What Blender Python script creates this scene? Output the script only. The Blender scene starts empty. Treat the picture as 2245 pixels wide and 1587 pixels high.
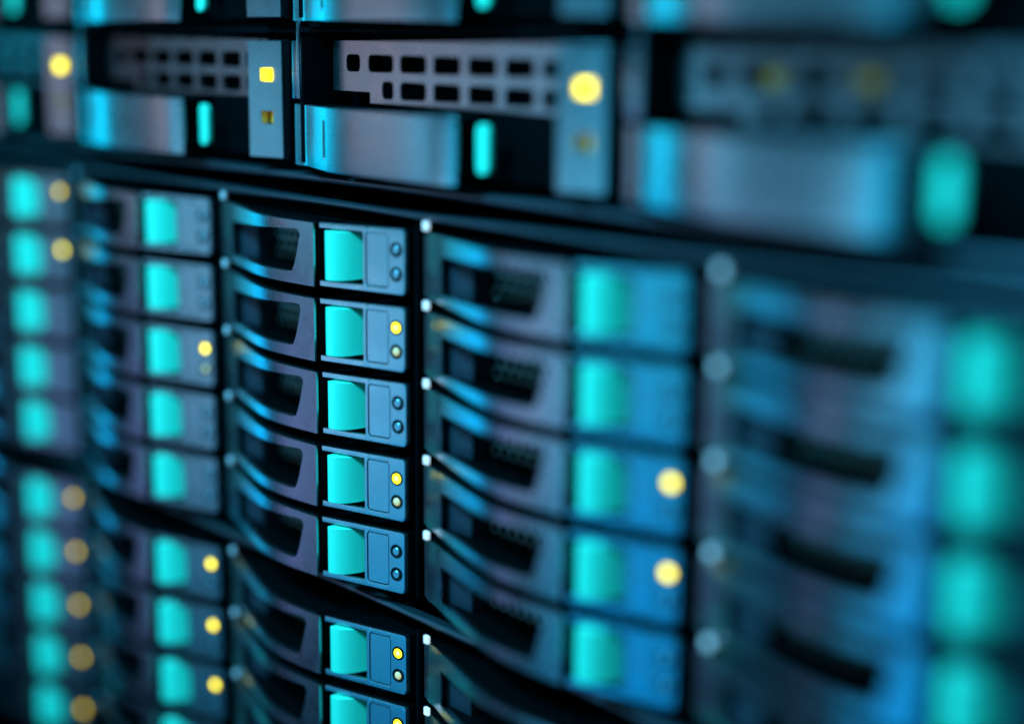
import bpy, bmesh, math, random
from mathutils import Matrix, Vector

random.seed(7)
MM = 0.001
S = bpy.context.scene

# ---------------------------------------------------------------- camera
cam_d = bpy.data.cameras.new("camera")
cam = bpy.data.objects.new("camera", cam_d)
S.collection.objects.link(cam)
right = Vector((0.65778, 0.75315, 0.00918))
up = Vector((-0.15608, 0.12437, 0.97988))
view = Vector((-0.73686, 0.64598, -0.19936))
loc = Vector((0.66909, -0.30182, 0.06953))
mw = Matrix.Identity(4)
for i in range(3):
    mw[i][0], mw[i][1], mw[i][2], mw[i][3] = right[i], up[i], -view[i], loc[i]
cam.matrix_world = mw
cam_d.sensor_width = 36.0
cam_d.lens = 56.13
cam_d.clip_start = 0.01
cam_d.clip_end = 100.0
cam_d.dof.use_dof = True
cam_d.dof.focus_distance = 0.528
cam_d.dof.aperture_fstop = 1.75
S.camera = cam
S.cycles.sample_clamp_indirect = 1.5
S.cycles.sample_clamp_direct = 12.0

# ---------------------------------------------------------------- world, lamps, exposure
W = bpy.data.worlds.new("World")
S.world = W
W.use_nodes = True
W.node_tree.nodes["Background"].inputs[0].default_value = (0.02, 0.25, 0.60, 1)
W.node_tree.nodes["Background"].inputs[1].default_value = 0.002
S.view_settings.view_transform = 'Standard'
S.view_settings.look = 'None'
S.view_settings.exposure = -0.18
S.view_settings.gamma = 1.0
S.view_settings.use_curve_mapping = False


def lamp(name, pos, target, power, color, sx, sy):
    d = bpy.data.lights.new(name, 'AREA')
    d.shape = 'RECTANGLE'
    d.size, d.size_y = sx, sy
    d.energy = power
    d.color = color
    o = bpy.data.objects.new(name, d)
    S.collection.objects.link(o)
    o.location = pos
    o.rotation_euler = (Vector(target) - Vector(pos)).to_track_quat('-Z', 'Y').to_euler()
    return o


def panel(name, azimuth, elev, dist, wide, tall, rgb):
    """soft lamp standing in front of the rack: azimuth is measured from straight out of the rack towards its far end,
    in degrees; rgb is its radiance"""
    a, e = math.radians(azimuth), math.radians(elev)
    c = Vector((0.26, 0.0, 0.0))
    p = c + Vector((-math.sin(a) * math.cos(e), -math.cos(a) * math.cos(e), math.sin(e))) * dist
    m = max(rgb)
    return lamp(name, p, c, m * math.pi * wide * tall, [v / m for v in rgb], wide, tall)


panel("cyan_lamp", 84, 1, 2.00, 0.50, 0.42, (0.0, 3.0, 4.6))
panel("cyan_lamp", 84, -13, 2.00, 0.50, 0.42, (0.0, 1.9, 4.0))
panel("lavender_lamp", 54, 3, 0.90, 0.15, 0.22, (0.66, 0.60, 0.80))
panel("lavender_lamp", 50, -18, 0.90, 0.12, 0.26, (0.38, 0.50, 1.20))
panel("pale_lamp", 41, 0, 0.60, 0.12, 0.12, (0.22, 1.05, 1.60))
panel("near_fill", 30, -16, 0.40, 0.064, 0.13, (0.55, 0.80, 1.35))  # added fill, out of view, lifts handle bars and face plates
panel("blue_lamp", 23, -9, 2.00, 0.44, 0.40, (0.40, 1.05, 1.55))
panel("blue_lamp", 21, -22, 0.95, 0.20, 0.30, (0.03, 0.66, 1.20))
panel("deep_blue_lamp", 6, -6, 0.95, 0.22, 0.25, (0.0, 1.5, 2.5))
panel("deep_blue_lamp", 6, -26, 0.95, 0.22, 0.35, (0.0, 0.85, 2.2))
panel("high_blue_fill", 4, 46, 1.05, 0.25, 0.25, (9.0, 90.0, 152.0))  # added high fill with no known source, brightens the teal buttons
panel("teal_fill", -25, 45, 1.05, 0.25, 0.25, (0.0, 13.0, 22.0))  # added fill from the camera side, also for the teal buttons
panel("low_teal_fill", -46, 7, 1.05, 0.20, 0.20, (0.6, 2.4, 3.6))  # added low fill reaching the vent mesh inside the openings


# ---------------------------------------------------------------- materials
def mat(name, color, rough=0.4, metal=0.0, spec=0.5, bump=0.0, bscale=1800.0, vary=0.0, coat=0.0):
    m = bpy.data.materials.new(name)
    m.use_nodes = True
    nt = m.node_tree
    b = nt.nodes["Principled BSDF"]
    b.inputs["Base Color"].default_value = (*color, 1)
    b.inputs["Roughness"].default_value = rough
    b.inputs["Metallic"].default_value = metal
    b.inputs["Specular IOR Level"].default_value = spec
    b.inputs["Coat Weight"].default_value = coat
    tc = nt.nodes.new("ShaderNodeTexCoord")
    if bump > 0:
        n = nt.nodes.new("ShaderNodeTexNoise")
        n.inputs["Scale"].default_value = bscale
        n.inputs["Detail"].default_value = 3
        nt.links.new(tc.outputs["Object"], n.inputs["Vector"])
        bp = nt.nodes.new("ShaderNodeBump")
        bp.inputs["Strength"].default_value = bump
        bp.inputs["Distance"].default_value = 0.0002
        nt.links.new(n.outputs["Fac"], bp.inputs["Height"])
        nt.links.new(bp.outputs["Normal"], b.inputs["Normal"])
    if vary > 0:
        n2 = nt.nodes.new("ShaderNodeTexNoise")
        n2.inputs["Scale"].default_value = 130.0
        n2.inputs["Detail"].default_value = 6
        nt.links.new(tc.outputs["Object"], n2.inputs["Vector"])
        mr = nt.nodes.new("ShaderNodeMapRange")
        mr.inputs["To Min"].default_value = max(0.05, rough - vary)
        mr.inputs["To Max"].default_value = rough + vary
        nt.links.new(n2.outputs["Fac"], mr.inputs["Value"])
        nt.links.new(mr.outputs["Result"], b.inputs["Roughness"])
    return m


def glow(name, color, strength, base):
    m = mat(name, base, 0.25)
    b = m.node_tree.nodes["Principled BSDF"]
    b.inputs["Emission Color"].default_value = (*color, 1)
    b.inputs["Emission Strength"].default_value = strength
    return m


SILVER = mat("satin_silver_paint", (0.52, 0.53, 0.56), 0.29, 1.0, 0.5, bump=0.12, vary=0.08)
SILVER_PLAIN = mat("smooth_silver_paint", (0.52, 0.53, 0.56), 0.28, 1.0, 0.5, bump=0.06, vary=0.05)
SLATE = mat("slate_grey_plastic", (0.05, 0.035, 0.045), 0.5, 0.0, 0.4, bump=0.3)
BLACK = mat("matt_black_plastic", (0.0016, 0.0018, 0.0024), 0.65, 0.0, 0.03, bump=0.2)
DARK = mat("dark_grey_plastic", (0.002, 0.002, 0.0024), 0.5, 0.0, 0.05, bump=0.2)
BLACK_GLOSS = mat("glossy_black_plastic", (0.002, 0.0024, 0.0035), 0.42, 0.0, 0.08, vary=0.06)
STEEL = mat("dark_rolled_steel", (0.19, 0.195, 0.22), 0.33, 0.9, 0.5, bump=0.1, vary=0.08)
MESHM = mat("vent_steel", (0.62, 0.63, 0.56), 0.5, 0.0, 0.5)
TEAL = mat("teal_plastic", (0.12, 0.96, 0.60), 0.20, 0.0, 0.5, vary=0.05)
PIN_GLINT = glow("bright_glint_emission", (0.68, 0.90, 1.0), 0.95, (0.6, 0.6, 0.62))  # pin emission stands in for reflected white glints, not real lights
PIN_GLINT_DIM = glow("dim_glint_emission", (0.42, 0.80, 1.0), 0.75, (0.6, 0.6, 0.62))
PIN_GLINT_FAINT = glow("faint_glint_emission", (0.72, 0.92, 1.0), 0.12, (0.6, 0.6, 0.62))
PINM = mat("plain_grey_pin", (0.35, 0.36, 0.38), 0.3)
RING = mat("black_light_socket", (0.004, 0.004, 0.005), 0.35, 0.0, 0.3)
LENS_OFF = mat("unlit_clear_lens", (0.55, 0.57, 0.60), 0.38, 0.9, 0.5)
LENS_ON = glow("lit_yellow_lens", (1.0, 0.76, 0.0), 5.0, (0.6, 0.5, 0.02))
LENS_WARM = glow("pale_yellow_lens", (1.0, 0.88, 0.30), 0.5, (0.5, 0.5, 0.3))
LENS_DIM = glow("dim_yellow_lens", (1.0, 0.66, 0.0), 3.4, (0.5, 0.42, 0.05))
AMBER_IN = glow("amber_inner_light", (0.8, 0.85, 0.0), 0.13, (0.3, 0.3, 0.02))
AMBER = glow("faint_amber_lens", (1.0, 0.62, 0.0), 0.35, (0.5, 0.35, 0.02))


# ---------------------------------------------------------------- mesh helpers
def finish(bm, name, material, bevel=0.0, sharp=35.0, segs=2):
    bmesh.ops.remove_doubles(bm, verts=bm.verts, dist=1e-6)
    bmesh.ops.recalc_face_normals(bm, faces=bm.faces)
    if bevel > 0:
        ed = [e for e in bm.edges if len(e.link_faces) == 2 and e.calc_face_angle(0) > math.radians(50)]
        bmesh.ops.bevel(bm, geom=ed, offset=bevel * MM, segments=segs, profile=0.5, affect='EDGES', clamp_overlap=True)
    me = bpy.data.meshes.new(name)
    bm.to_mesh(me)
    bm.free()
    me.shade_smooth()
    me.set_sharp_from_angle(angle=math.radians(sharp))
    me.materials.append(material)
    return me


def sheet(us, levels, holes, prof, thick, name, material, bevel=0.0, sharp=35.0):
    """solid curved plate in the (u, z) plane. levels(u) -> z values bottom to top, holes(umid, k) -> True where open,
    prof(u) -> y of the front; the back lies `thick` behind. All in mm."""
    bm = bmesh.new()
    front, back = [], []
    for u in us:
        zs = levels(u)
        y = prof(u)
        t = thick(u) if callable(thick) else thick
        front.append([bm.verts.new((u * MM, y * MM, z * MM)) for z in zs])
        back.append([bm.verts.new((u * MM, (y + t) * MM, z * MM)) for z in zs])
    n, K = len(us), len(front[0]) - 1
    solid = [[not holes((us[i] + us[i + 1]) / 2, k) for k in range(K)] for i in range(n - 1)]

    def s(i, k):
        return 0 <= i < n - 1 and 0 <= k < K and solid[i][k]
    for i in range(n - 1):
        for k in range(K):
            if not solid[i][k]:
                continue
            bm.faces.new((front[i][k], front[i + 1][k], front[i + 1][k + 1], front[i][k + 1]))
            bm.faces.new((back[i][k], back[i][k + 1], back[i + 1][k + 1], back[i + 1][k]))
            if not s(i - 1, k):
                bm.faces.new((front[i][k], front[i][k + 1], back[i][k + 1], back[i][k]))
            if not s(i + 1, k):
                bm.faces.new((front[i + 1][k], back[i + 1][k], back[i + 1][k + 1], front[i + 1][k + 1]))
            if not s(i, k - 1):
                bm.faces.new((front[i][k], back[i][k], back[i + 1][k], front[i + 1][k]))
            if not s(i, k + 1):
                bm.faces.new((front[i][k + 1], front[i + 1][k + 1], back[i + 1][k + 1], back[i][k + 1]))
    return finish(bm, name, material, bevel, sharp)


def add_box(bm, x0, x1, y0, y1, z0, z1):
    vs = [bm.verts.new((x * MM, y * MM, z * MM)) for x in (x0, x1) for y in (y0, y1) for z in (z0, z1)]
    for f in ((0, 1, 3, 2), (4, 6, 7, 5), (0, 4, 5, 1), (2, 3, 7, 6), (0, 2, 6, 4), (1, 5, 7, 3)):
        bm.faces.new([vs[i] for i in f])


def boxes(name, material, lst, bevel=0.3):
    bm = bmesh.new()
    for b in lst:
        add_box(bm, *b)
    me_bevel = bevel
    bmesh.ops.recalc_face_normals(bm, faces=bm.faces)
    if me_bevel > 0:
        bmesh.ops.bevel(bm, geom=list(bm.edges), offset=bevel * MM, segments=2, profile=0.5, affect='EDGES', clamp_overlap=True)
    me = bpy.data.meshes.new(name)
    bm.to_mesh(me)
    bm.free()
    me.shade_smooth()
    me.set_sharp_from_angle(angle=math.radians(40))
    me.materials.append(material)
    return me


def lathe(name, material, pts, seg=28, sharp=40):
    """pts: (radius, y) from the front centre outwards, in mm; axis along y"""
    bm = bmesh.new()
    rings = []
    for r, y in pts:
        if r == 0:
            rings.append([bm.verts.new((0, y * MM, 0))])
        else:
            rings.append([bm.verts.new((r * MM * math.cos(2 * math.pi * j / seg), y * MM, r * MM * math.sin(2 * math.pi * j / seg))) for j in range(seg)])
    for a, b in zip(rings, rings[1:]):
        for j in range(seg):
            k = (j + 1) % seg
            if len(a) == 1:
                bm.faces.new((a[0], b[j], b[k]))
            elif len(b) == 1:
                bm.faces.new((a[j], b[0], a[k]))
            else:
                bm.faces.new((a[j], b[j], b[k], a[k]))
    return finish(bm, name, material, 0, sharp)


def bar(name, material, outline, x0, x1, sharp=30):
    """outline: (y, z) points in mm, extruded along x"""
    bm = bmesh.new()
    a = [bm.verts.new((x0 * MM, y * MM, z * MM)) for y, z in outline]
    b = [bm.verts.new((x1 * MM, y * MM, z * MM)) for y, z in outline]
    n = len(outline)
    for i in range(n):
        j = (i + 1) % n
        bm.faces.new((a[i], a[j], b[j], b[i]))
    bm.faces.new(a)
    bm.faces.new(b[::-1])
    return finish(bm, name, material, 0, sharp)


def spline(pts):
    """smooth monotone-ish interpolation through (u, y)"""
    xs = [p[0] for p in pts]
    ys = [p[1] for p in pts]
    n = len(xs)
    ms = []
    for i in range(n):
        if i == 0:
            ms.append((ys[1] - ys[0]) / (xs[1] - xs[0]))
        elif i == n - 1:
            ms.append((ys[-1] - ys[-2]) / (xs[-1] - xs[-2]))
        else:
            ms.append((ys[i + 1] - ys[i - 1]) / (xs[i + 1] - xs[i - 1]))

    def f(u):
        if u <= xs[0]:
            return ys[0]
        if u >= xs[-1]:
            return ys[-1]
        for i in range(n - 1):
            if u <= xs[i + 1]:
                h = xs[i + 1] - xs[i]
                t = (u - xs[i]) / h
                return (ys[i] * (2 * t**3 - 3 * t**2 + 1) + ms[i] * h * (t**3 - 2 * t**2 + t)
                        + ys[i + 1] * (-2 * t**3 + 3 * t**2) + ms[i + 1] * h * (t**3 - t**2))
    return f


def frange(a, b, step):
    n = max(1, round((b - a) / step))
    return [a + (b - a) * i / n for i in range(n + 1)]


def us_of(*parts):
    out = sorted({round(u, 4) for p in parts for u in p})
    return out


def inset(u, a, b, r):
    """how far a rounded rectangle's edge is drawn in at u, for corners of radius r at a and b"""
    d = min(u - a, b - u)
    if d >= r:
        return 0.0
    d = max(0.0, d)
    return r - math.sqrt(max(0.0, r * r - (r - d) ** 2))


# ---------------------------------------------------------------- scene-graph helpers
def link(o):
    S.collection.objects.link(o)
    return o


def child(name, me, parent, loc=(0, 0, 0), rot=(0, 0, 0)):
    o = link(bpy.data.objects.new(name, me))
    o.parent = parent
    o.location = [c * MM for c in loc]
    o.rotation_euler = rot
    if me and len(me.polygons) > 12 and name in ("handle", "face_plate", "label_panel", "lever", "vent_grille", "light_plate", "release_button", "release_clip"):
        w = o.modifiers.new("weighted_normal", 'WEIGHTED_NORMAL')
        w.mode, w.weight, w.keep_sharp = 'FACE_AREA', 90, True
    return o


def thing(name, label, cat, loc, group=None):
    o = link(bpy.data.objects.new(name, None))
    o.empty_display_size = 0.01
    o.location = [c * MM for c in loc]
    o["label"] = label
    o["category"] = cat
    if group:
        o["group"] = group
    return o


# ---------------------------------------------------------------- dimensions (mm)
COLX = [5.0, 121.5, 240.0, 360.0, 478.5]   # the five columns of small carriers
RP = 24.74            # row pitch
ENC = 134.1            # pitch between the two lower enclosures
SP = 157.5            # pitch of the wide sleds above
TP = 47.5             # pitch of the rows of wide sleds

# ---------------------------------------------------------------- small drive carrier: meshes
bow = spline([(-81, 3.0), (-75, 1.8), (-71.8, 0.9), (-70, 0.2), (-62, -2.5), (-54, -5.2), (-46, -7.8), (-38, -10.2), (-31, -11.7),
              (-24, -12.4), (-16, -12.3), (-9, -11.8), (-1.2, -11.0)])
OL, OR_TOP, OR_BOT = -68.5, -7.9, -13.0
TOPZ, BOTZ = 10.0, -10.9


def o_top(u):
    z = 3.8 + 3.7 * (u - OL) / (OR_TOP - OL)
    return z - inset(u, OL - 20, OR_TOP, 2.2)


def o_bot(u):
    z = -8.0 + 0.9 * (u - OL) / (OR_BOT - OL)
    if u > OR_BOT:
        t = (u - OR_BOT) / (OR_TOP - OR_BOT)
        z = -7.1 + 13.4 * t ** 1.7
    elif u > OR_BOT - 1.5:
        z = -7.1 + 0.25 * (u - OR_BOT + 1.5) / 1.5
    return min(z, o_top(u) - 0.5)


handle_me = sheet(
    us_of(frange(-81, -72, 3), frange(-72, -60, 1.2), frange(-60, -18, 3), [OL], frange(-18, -8.2, 0.6), [-8.2, OR_TOP, -5, -2.5, -1.2]),
    lambda u: [BOTZ + inset(u, -81, 50, 1.2), o_bot(u), o_top(u), TOPZ - inset(u, -81, 50, 1.2)],
    lambda u, k: k == 1 and OL < u < OR_TOP, bow, lambda u: 0.9 if u > -3 or u < -66 else 2.0, "handle", SILVER, bevel=0.35)


def slant(u):
    return -9.8 + 9.8 * (u - 0.6) / 32.7


PL, PR = 18.7, 27.1
plate_me = sheet(
    us_of([0.6, 4, 9, 14, 17.5, PL], frange(PL, PL + 1, 0.25), frange(PR - 1, PR, 0.25), frange(31.7, 33.3, 0.3)),
    lambda u: [-10.5 + inset(u, -90, 33.3, 1.4),
               (-8.6 + (inset(u, PL, PR, 1.0) if PL <= u <= PR else 0)),
               (8.5 - (inset(u, PL, PR, 1.0) if PL <= u <= PR else 0)),
               10.3 - inset(u, -90, 33.3, 1.4)],
    lambda u, k: k == 1 and (u < 17.5 or PL < u < PR), slant, 1.6, "face_plate", SILVER, bevel=0.2)
panel_me = sheet(
    us_of(frange(PL + 0.3, PL + 1.25, 0.25), frange(PR - 1.05, PR - 0.1, 0.25)),
    lambda u: [-8.35 + inset(u, PL + 0.3, PR - 0.1, 0.8), 8.38 - inset(u, PL + 0.3, PR - 0.1, 0.8)],
    lambda u, k: False, lambda u: slant(u) + 0.04, 1.4, "label_panel", SILVER, bevel=0.1)

# teal latch button: stepped grip on one side, swept back into its pocket on the other
btn = spline([(2.4, -7.8), (4.2, -9.6), (6.5, -10.5), (8.8, -10.3), (11, -9.0), (13, -6.5), (14.7, -3.0), (16.1, 1.0), (17.2, 5.0)])


def btn_step(u):
    return 3.9 if u < 3.4 else 2.5 if u < 4.7 else 1.15 if u < 6.0 else 0.0


button_me = sheet(
    us_of([2.3, 3.39, 3.41, 4.69, 4.71, 5.99, 6.01], frange(6.6, 17.2, 0.6)),
    lambda u: [-8.1 + btn_step(u) * 1.25 + 0.9 * max(0, (u - 12) / 5), 8.0 - btn_step(u) * 0.55 - 0.4 * max(0, (u - 12) / 5)],
    lambda u, k: False, lambda u: btn(u) + btn_step(u) * 0.5, 9.0, "release_button", TEAL, bevel=0.4, sharp=50)

# pocket, tray and inside of the carrier
tray_us = frange(-80.5, -3.0, 3.1)
tray_me = boxes("tray", BLACK, [
    (-80.5, 33, 30, 60, -9, 8.8), (-3.0, -1.6, -9.6, 60, -10.2, 9.6), (-1.6, 33, 5.0, 24, -10.2, 10.0),
    (17.6, 33, 1.6, 4.9, -10.2, 10.0), (-56.9, -3.1, 14.0, 29.8, -9.2, 8.8), (-80.5, -56.9, 24.2, 29.8, -9.2, 8.8)], bevel=0.2)
pocket_me = sheet(frange(-0.5, 33, 3.35), lambda u: [9.0, 9.9], lambda u, k: False, lambda u: slant(u) + 1.8, lambda u: 22 - slant(u), "pocket_ceiling", DARK, bevel=0.15)
floor_me = sheet(tray_us, lambda u: [BOTZ + 0.3, BOTZ + 1.5], lambda u, k: False, lambda u: bow(u) + 1.3, lambda u: 28 - bow(u), "tray_floor", DARK, bevel=0.15)
ceil_me = sheet(tray_us, lambda u: [TOPZ - 1.5, TOPZ - 0.25], lambda u, k: False, lambda u: bow(u) + 1.3, lambda u: 28 - bow(u), "tray_ceiling", DARK, bevel=0.15)
hinge_me = boxes("hinge_block", SLATE, [(-80, -57.5, 3.4, 24, -9.2, 8.4)], bevel=0.35)


def vent(name, u0, u1, z0, z1, y, r, material):
    bm = bmesh.new()
    dx, dz = math.sqrt(3) * r, 1.5 * r
    j, z = 0, z0 + r
    while z < z1 - 0.3 * r:
        u = u0 + dx / 2 + (dx / 2 if j % 2 else 0)
        while u < u1 - 0.4 * dx:
            A, B, A2, B2 = [], [], [], []
            for k in range(6):
                a = math.pi / 6 + k * math.pi / 3
                c, s_ = math.cos(a), math.sin(a)
                A.append(bm.verts.new(((u + r * c) * MM, y * MM, (z + r * s_) * MM)))
                B.append(bm.verts.new(((u + 0.72 * r * c) * MM, y * MM, (z + 0.72 * r * s_) * MM)))
                B2.append(bm.verts.new(((u + 0.72 * r * c) * MM, (y + 0.4) * MM, (z + 0.72 * r * s_) * MM)))
            for k in range(6):
                l = (k + 1) % 6
                bm.faces.new((A[k], A[l], B[l], B[k]))
                bm.faces.new((B[k], B[l], B2[l], B2[k]))
            u += dx
        z += dz
        j += 1
    return finish(bm, name, material, 0, 30)


vent_me = vent("vent_mesh", -57.4, -4, -9.2, 7.4, 11.0, 2.4, MESHM)

socket_me = lathe("light_socket", RING, [(0, -0.05), (1.5, -0.05), (1.75, -0.22), (2.25, -0.22), (2.4, 0.0), (2.4, 0.8)])
socket_me.materials[0] = RING


def lens(name, m, r, h):
    pts = [(0, -h)] + [(r * math.sin(a), -h * math.cos(a)) for a in (0.35, 0.7, 1.0, 1.25, 1.45, math.pi / 2)] + [(r, 0.7)]
    return lathe(name, m, pts, 24)


LENS = {"off": lathe("lens_off", LENS_OFF, [(0, -0.34), (1.15, -0.34), (1.3, -0.22), (1.3, 0.7)], 24, 18), "on": lens("lens_on", LENS_ON, 1.95, 0.24),
        "warm": lens("lens_warm", LENS_WARM, 1.35, 0.6), "dim": lens("lens_dim", LENS_DIM, 1.9, 0.24)}
core_me = lathe("lens_core", glow("lit_lens_core", (1.0, 0.86, 0.12), 5.5, (0.8, 0.7, 0.2)), [(0, -0.30), (0.45, -0.29), (0.65, -0.25), (0.65, -0.1)], 20)
TILT = math.atan(9.8 / 32.7)

ROW_WORD = ["top", "second down", "third down", "fourth down", "bottom"]
COL_WORD = ["farthest column", "second column", "sharp middle column", "next column", "nearest column"]
STATE_WORD = {("off", "off"): "with both lights dark", ("on", "warm"): "with glowing yellow light", ("on", "off"): "with glowing yellow light",
              ("dim", "off"): "with faint yellow light"}


def carrier(col, row, enc, state):
    label = "silver drive carrier %s, %s in %s, %s block" % (STATE_WORD[state], ROW_WORD[row], COL_WORD[col], ["upper", "lower"][enc])
    t = thing("drive_carrier", label, "drive carrier", (COLX[col] + rnd.uniform(-0.15, 0.15), rnd.uniform(-0.45, 0.35), -row * RP - enc * ENC + rnd.uniform(-0.14, 0.14)), "drive carriers slotted into the two drive enclosures")
    child("handle", handle_me, t)
    child("hinge_block", hinge_me, t)
    child("tray", tray_me, t)
    child("tray_floor", floor_me, t)
    child("tray_ceiling", ceil_me, t)
    child("pocket_ceiling", pocket_me, t)
    child("vent_mesh", vent_me, t)
    p = child("face_plate", plate_me, t)
    child("label_panel", panel_me, p)
    child("release_button", button_me, t, (-1.5, 0, 0))
    for zc, st in ((3.7, state[0]), (-4.1, state[1])):
        u = 30.1
        i = child("indicator_light", LENS[st], t, (u, slant(u) - 0.05, zc), (0, 0, TILT))
        child("light_socket", socket_me, i)
        if st == "on":
            child("lens_core", core_me, i)
    return t


rnd = random.Random(11)      # carriers seat a little differently
OFF = ("off", "off")
LIT = {(0, 0, 0): ("dim", "off"), (0, 1, 0): ("on", "off"), (1, 2, 0): ("on", "warm"), (2, 1, 0): ("on", "warm"), (2, 3, 0): ("on", "warm"),
       (3, 2, 0): ("on", "off"), (3, 3, 0): ("on", "off"),
       (0, 0, 1): ("dim", "off"), (0, 1, 1): ("dim", "off"), (0, 2, 1): ("dim", "off"), (0, 3, 1): ("dim", "off"), (0, 4, 1): ("dim", "off"),
       (1, 0, 1): ("on", "off"), (1, 1, 1): ("on", "off"), (1, 2, 1): ("on", "off"), (2, 0, 1): ("on", "warm"), (2, 1, 1): ("on", "warm")}
ROWS_BELOW = [5, 4, 3, 2, 1]

# ---------------------------------------------------------------- the enclosures
X0, X1 = COLX[0] - 82.0, COLX[4] + 36.0
pin_mes = [boxes("column_pin", m_, [(-1.15, 1.15, -0.8, 0.5, -1.4, 1.4)], bevel=0.4) for m_ in (PINM, PIN_GLINT_FAINT, PIN_GLINT, PIN_GLINT_DIM, PINM)]  # pins between columns; painted glint strength chosen column by column


def arc_lip(yf, z, r, depth):
    """cross-section of a folded sheet edge: rounded nose in front, flat web going back"""
    pts = [(yf + depth, z - r)]
    for k in range(9):
        a = -math.pi / 2 - math.pi * k / 8
        pts.append((yf + r + r * math.cos(a), z + r * math.sin(a)))
    pts.append((yf + depth, z + r))
    return pts


def enclosure(name, label, zc, rows, lip_z):
    t = thing(name, label, "drive enclosure", ((X0 + X1) / 2, 0, 0))
    off = -(X0 + X1) / 2
    top = zc + 12.9
    bot = zc - (rows - 1) * RP - 12.6
    lst = [(X0 + off, X1 + off, 62, 400, bot, top), (X0 + off, X1 + off, 9, 62, top - 0.4, top + 1.0), (X0 + off, X1 + off, 9, 62, bot - 1.2, bot + 0.4)]
    for c in range(5):
        lst.append((COLX[c] + 34.4 + off, COLX[c] + 36.2 + off, 3.0, 61.9, bot + 0.6, top - 0.6))
    for c in range(5):
        for r in range(rows - 1):
            lst.append((COLX[c] - 81 + off, COLX[c] + 33.5 + off, 10, 61.8, zc - r * RP - 13.2, zc - r * RP - 11.9))
    child("chassis", boxes("chassis", BLACK, lst, 0.15), t)
    child("front_lip", bar("front_lip", STEEL, arc_lip(0.2, lip_z, 1.05, 4), X0 + off, X1 + off), t)
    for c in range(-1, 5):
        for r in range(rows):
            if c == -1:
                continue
            child("column_pin", pin_mes[c], t, (COLX[c] + 44.2 + off, 0.2, zc - r * RP + 12.45))
    return t


enclosure("drive_enclosure", "black drive enclosure holding five rows of silver carriers between the two steel lips", 0.0, 5, 15.0)
enclosure("drive_enclosure", "black drive enclosure at the bottom, its steel lip crossing below the upper carriers", -ENC, 5, -116.2)

for enc in (0, 1):
    for col in range(5):
        for row in range(5 if enc == 0 else ROWS_BELOW[col]):
            carrier(col, row, enc, LIT.get((col, row, enc), OFF))

# ---------------------------------------------------------------- wide sleds above: meshes (origin at sled's left edge, mid height)
# local x runs from 0 to SP, z from -19.4 to 19.4
lev = spline([(-4, 1.3), (2.4, 0.6), (4.5, 0.2), (8, -1.1), (15, -3.6), (26, -6.6), (39, -8.4), (60, -8.9), (75, -8.6), (85, -7.5), (91, -5.8)])
SLOT = (23.0, 24.5)
lever_me = sheet(
    us_of([-4, -2, 2.2], frange(2.4, 23, 1.5), [23.0, 24.5], frange(26, 74, 3), frange(75, 91, 1.2)),
    lambda u: [-21.2, -17.4, -5.2, -0.8],
    lambda u, k: k == 1 and SLOT[0] < u < SLOT[1], lev, lambda u: 0.9 if u > 88 else 2.6, "lever", SILVER_PLAIN, bevel=0.5)
lever_top_me = sheet(
    us_of(frange(3, 25, 2), frange(27, 89, 4)),
    lambda u: [-2.6, -1.0], lambda u, k: False, lambda u: lev(u) + 2.9, lambda u: 9.5 - lev(u), "lever_shelf", BLACK_GLOSS, bevel=0.3)

HOLES = [(16.9, 24.6)] + [(35.85 + 16.9 * k - 6.8, 35.85 + 16.9 * k + 6.6) for k in range(6)]
GR = (6.4, 128.6)
STEP = 29.9


def g_levels(u):
    zs = [0.4, 4.0 if u <= STEP else 1.9, 7.6, 10.3, 15.9, 20.2]
    for n, (a, b) in enumerate(HOLES):
        if a <= u <= b:
            i = inset(u, a, b, 1.6)
            j = inset(u, 36.4, b, 1.6) if n == 1 else i
            j = min(2.2, j)
            return [zs[0], zs[1] + (j if u > STEP else 0), zs[2] - j, zs[3] + i, zs[4] - i, zs[5]]
    return zs


def g_hole(u, k):
    if k == 0 and u < STEP:
        return True
    for n, (a, b) in enumerate(HOLES):
        if a < u < b:
            if k == 3:
                return True
            if k == 1 and n > 0 and not (n == 1 and u < 36.4):
                return True
    return False


gus = [GR[0], 7.0, 7.8, 8.8, 10.5, 13, STEP, STEP + 0.02, 36.4, 36.8, 37.2, 38.0, GR[1]]
for a, b in HOLES:
    gus += frange(a, a + 1.6, 0.32) + frange(b - 1.6, b, 0.32) + [(a + b) / 2]
gprof = spline([(6.4, 10.6), (7.4, 9.5), (9.0, 8.5), (12.0, 8.1), (36, 8.0), (60, 8.0), (100, 7.7), (128.6, 7.2)])
grille_me = sheet(us_of(gus), g_levels, g_hole, gprof, 1.4, "vent_grille", SILVER_PLAIN, bevel=0.2)

light_plate_me = sheet(
    us_of([129.6, 135.4, 135.9, 140.5, 141.0, 145.4]),
    lambda u: [-19.7, -8.1, -3.9, 6.4, 10.6, 19.9],
    lambda u, k: k in (1, 3) and 135.4 < u < 141.0, lambda u: -1.7 + 0.21 * (u - 129.6), 5.0, "light_plate", SILVER, bevel=0.25)
sled_lens_me = boxes("square_lens", LENS_ON, [(-2.4, 2.6, -0.6, 3, -2.1, 2.1)], bevel=0.9)
sled_lens_dim_me = boxes("square_lens_dim", AMBER, [(-2.4, 2.6, -0.2, 3, -2.1, 2.1)], bevel=0.6)
clip_me = sheet(us_of(frange(93.2, 98.8, 0.45)), lambda u: [-17.6 + inset(u, 93.2, 98.8, 2.2), -3.0 - inset(u, 93.2, 98.8, 2.2)],
                lambda u, k: False, lambda u: -0.6 + 0.05 * (u - 95.9) ** 2, 2.0, "release_clip", TEAL, bevel=0.5)
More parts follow.
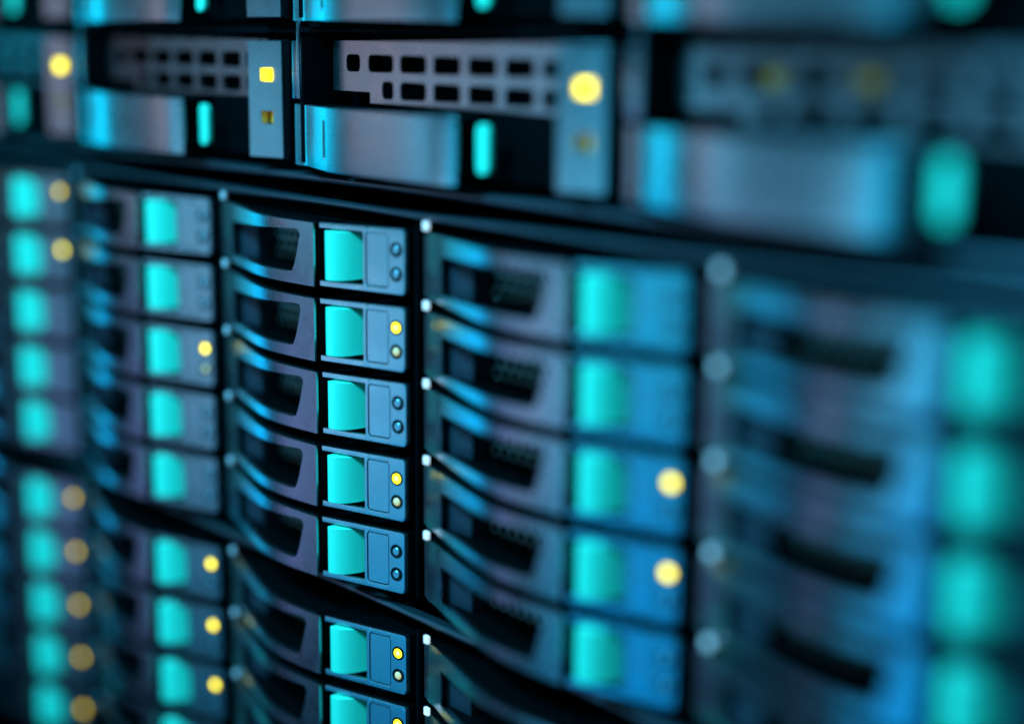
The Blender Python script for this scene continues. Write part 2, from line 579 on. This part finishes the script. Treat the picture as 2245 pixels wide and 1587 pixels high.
sled_body_me = boxes("sled_body", BLACK, [
    (0.3, 150, 30, 150, -20.2, 20.6), (88.5, 129.3, 8.5, 29.9, -20.2, -0.5), (127.5, 147.2, 3.6, 29.9, -20.2, 19.8),
    (3.0, 88.4, 12.6, 29.8, -20.2, -2.8), (3.0, 127.4, 12.6, 29.8, 20.6, 21.6), (0.9, 2.9, 0.3, 29.9, -20.0, 21.4),
    (3.0, 127.4, 20.0, 29.8, -2.6, 20.5)], bevel=0.2)
post_me = boxes("side_post", SILVER_PLAIN, [(1.1, 2.5, -1.0, 0.2, 1.4, 26.2), (-3.6, 0.7, 0.3, 2.2, 1.0, 20.0)], bevel=0.2)

SLED_ROW = ["in the lower of the two wide rows", "in the top wide row cut by the frame"]
SLED_COL = ["farthest", "second farthest", "sharp middle", "nearest blurred"]
SLED_X = [214.9 + SP * k for k in (-2, -1, 0, 1)]


def sled(k, row):
    zc = 47.6 + row * TP
    t = thing("drive_sled", "wide silver drive sled, %s one %s" % (SLED_COL[k], SLED_ROW[row]), "drive sled", (SLED_X[k], 0, zc),
              "wide drive sleds above the small carriers")
    child("lever", lever_me, t)
    child("lever_shelf", lever_top_me, t)
    child("vent_grille", grille_me, t)
    child("sled_body", sled_body_me, t)
    child("side_post", post_me, t)
    child("release_clip", clip_me, t)
    child("light_plate", light_plate_me, t)
    child("indicator_light", sled_lens_me, t, (138.4, 0.0, 8.5))
    child("indicator_light", sled_lens_dim_me, t, (139.4, 2.6, -6.0))
    return t


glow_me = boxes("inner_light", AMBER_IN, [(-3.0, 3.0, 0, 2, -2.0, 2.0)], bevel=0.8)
for row in (0, 1):
    for k in range(4):
        t = sled(k, row)
        if (k, row) == (3, 0):
            t["label"] = "large blurred drive sled under the top row, faint amber glow in its grille"
            for u in (37.0, 65.5):
                child("inner_light", glow_me, t, (u, 11.0, 12.4))

sx0, sx1 = SLED_X[0] - 5.5, SLED_X[3] + SP - 6.0
t = thing("sled_enclosure", "black server chassis holding the wide sleds above the upper steel lip", "server chassis", ((sx0 + sx1) / 2, 0, 22))
off = -(sx0 + sx1) / 2
zr = 47.6 - 22
child("chassis", boxes("sled_chassis", BLACK, [
    (sx0 + off, sx1 + off, 151, 420, -2.0, zr + TP + 24), (sx0 + off, sx1 + off, 12, 151, zr + 22.6, zr + TP - 21.2),
    (sx0 + off, sx1 + off, 16, 151, -0.6, 3.2), (sx0 + off, sx1 + off, 12, 151, zr + TP + 22.6, zr + TP + 24)], 0.2), t)
child("front_lip", bar("sled_lip", STEEL, arc_lip(4.0, 0.2, 1.3, 5), sx0 + off, sx1 + off), t)
child("row_divider", bar("row_divider", BLACK_GLOSS, arc_lip(8.0, zr + 23.4, 1.0, 30), sx0 + off, sx1 + off), t)
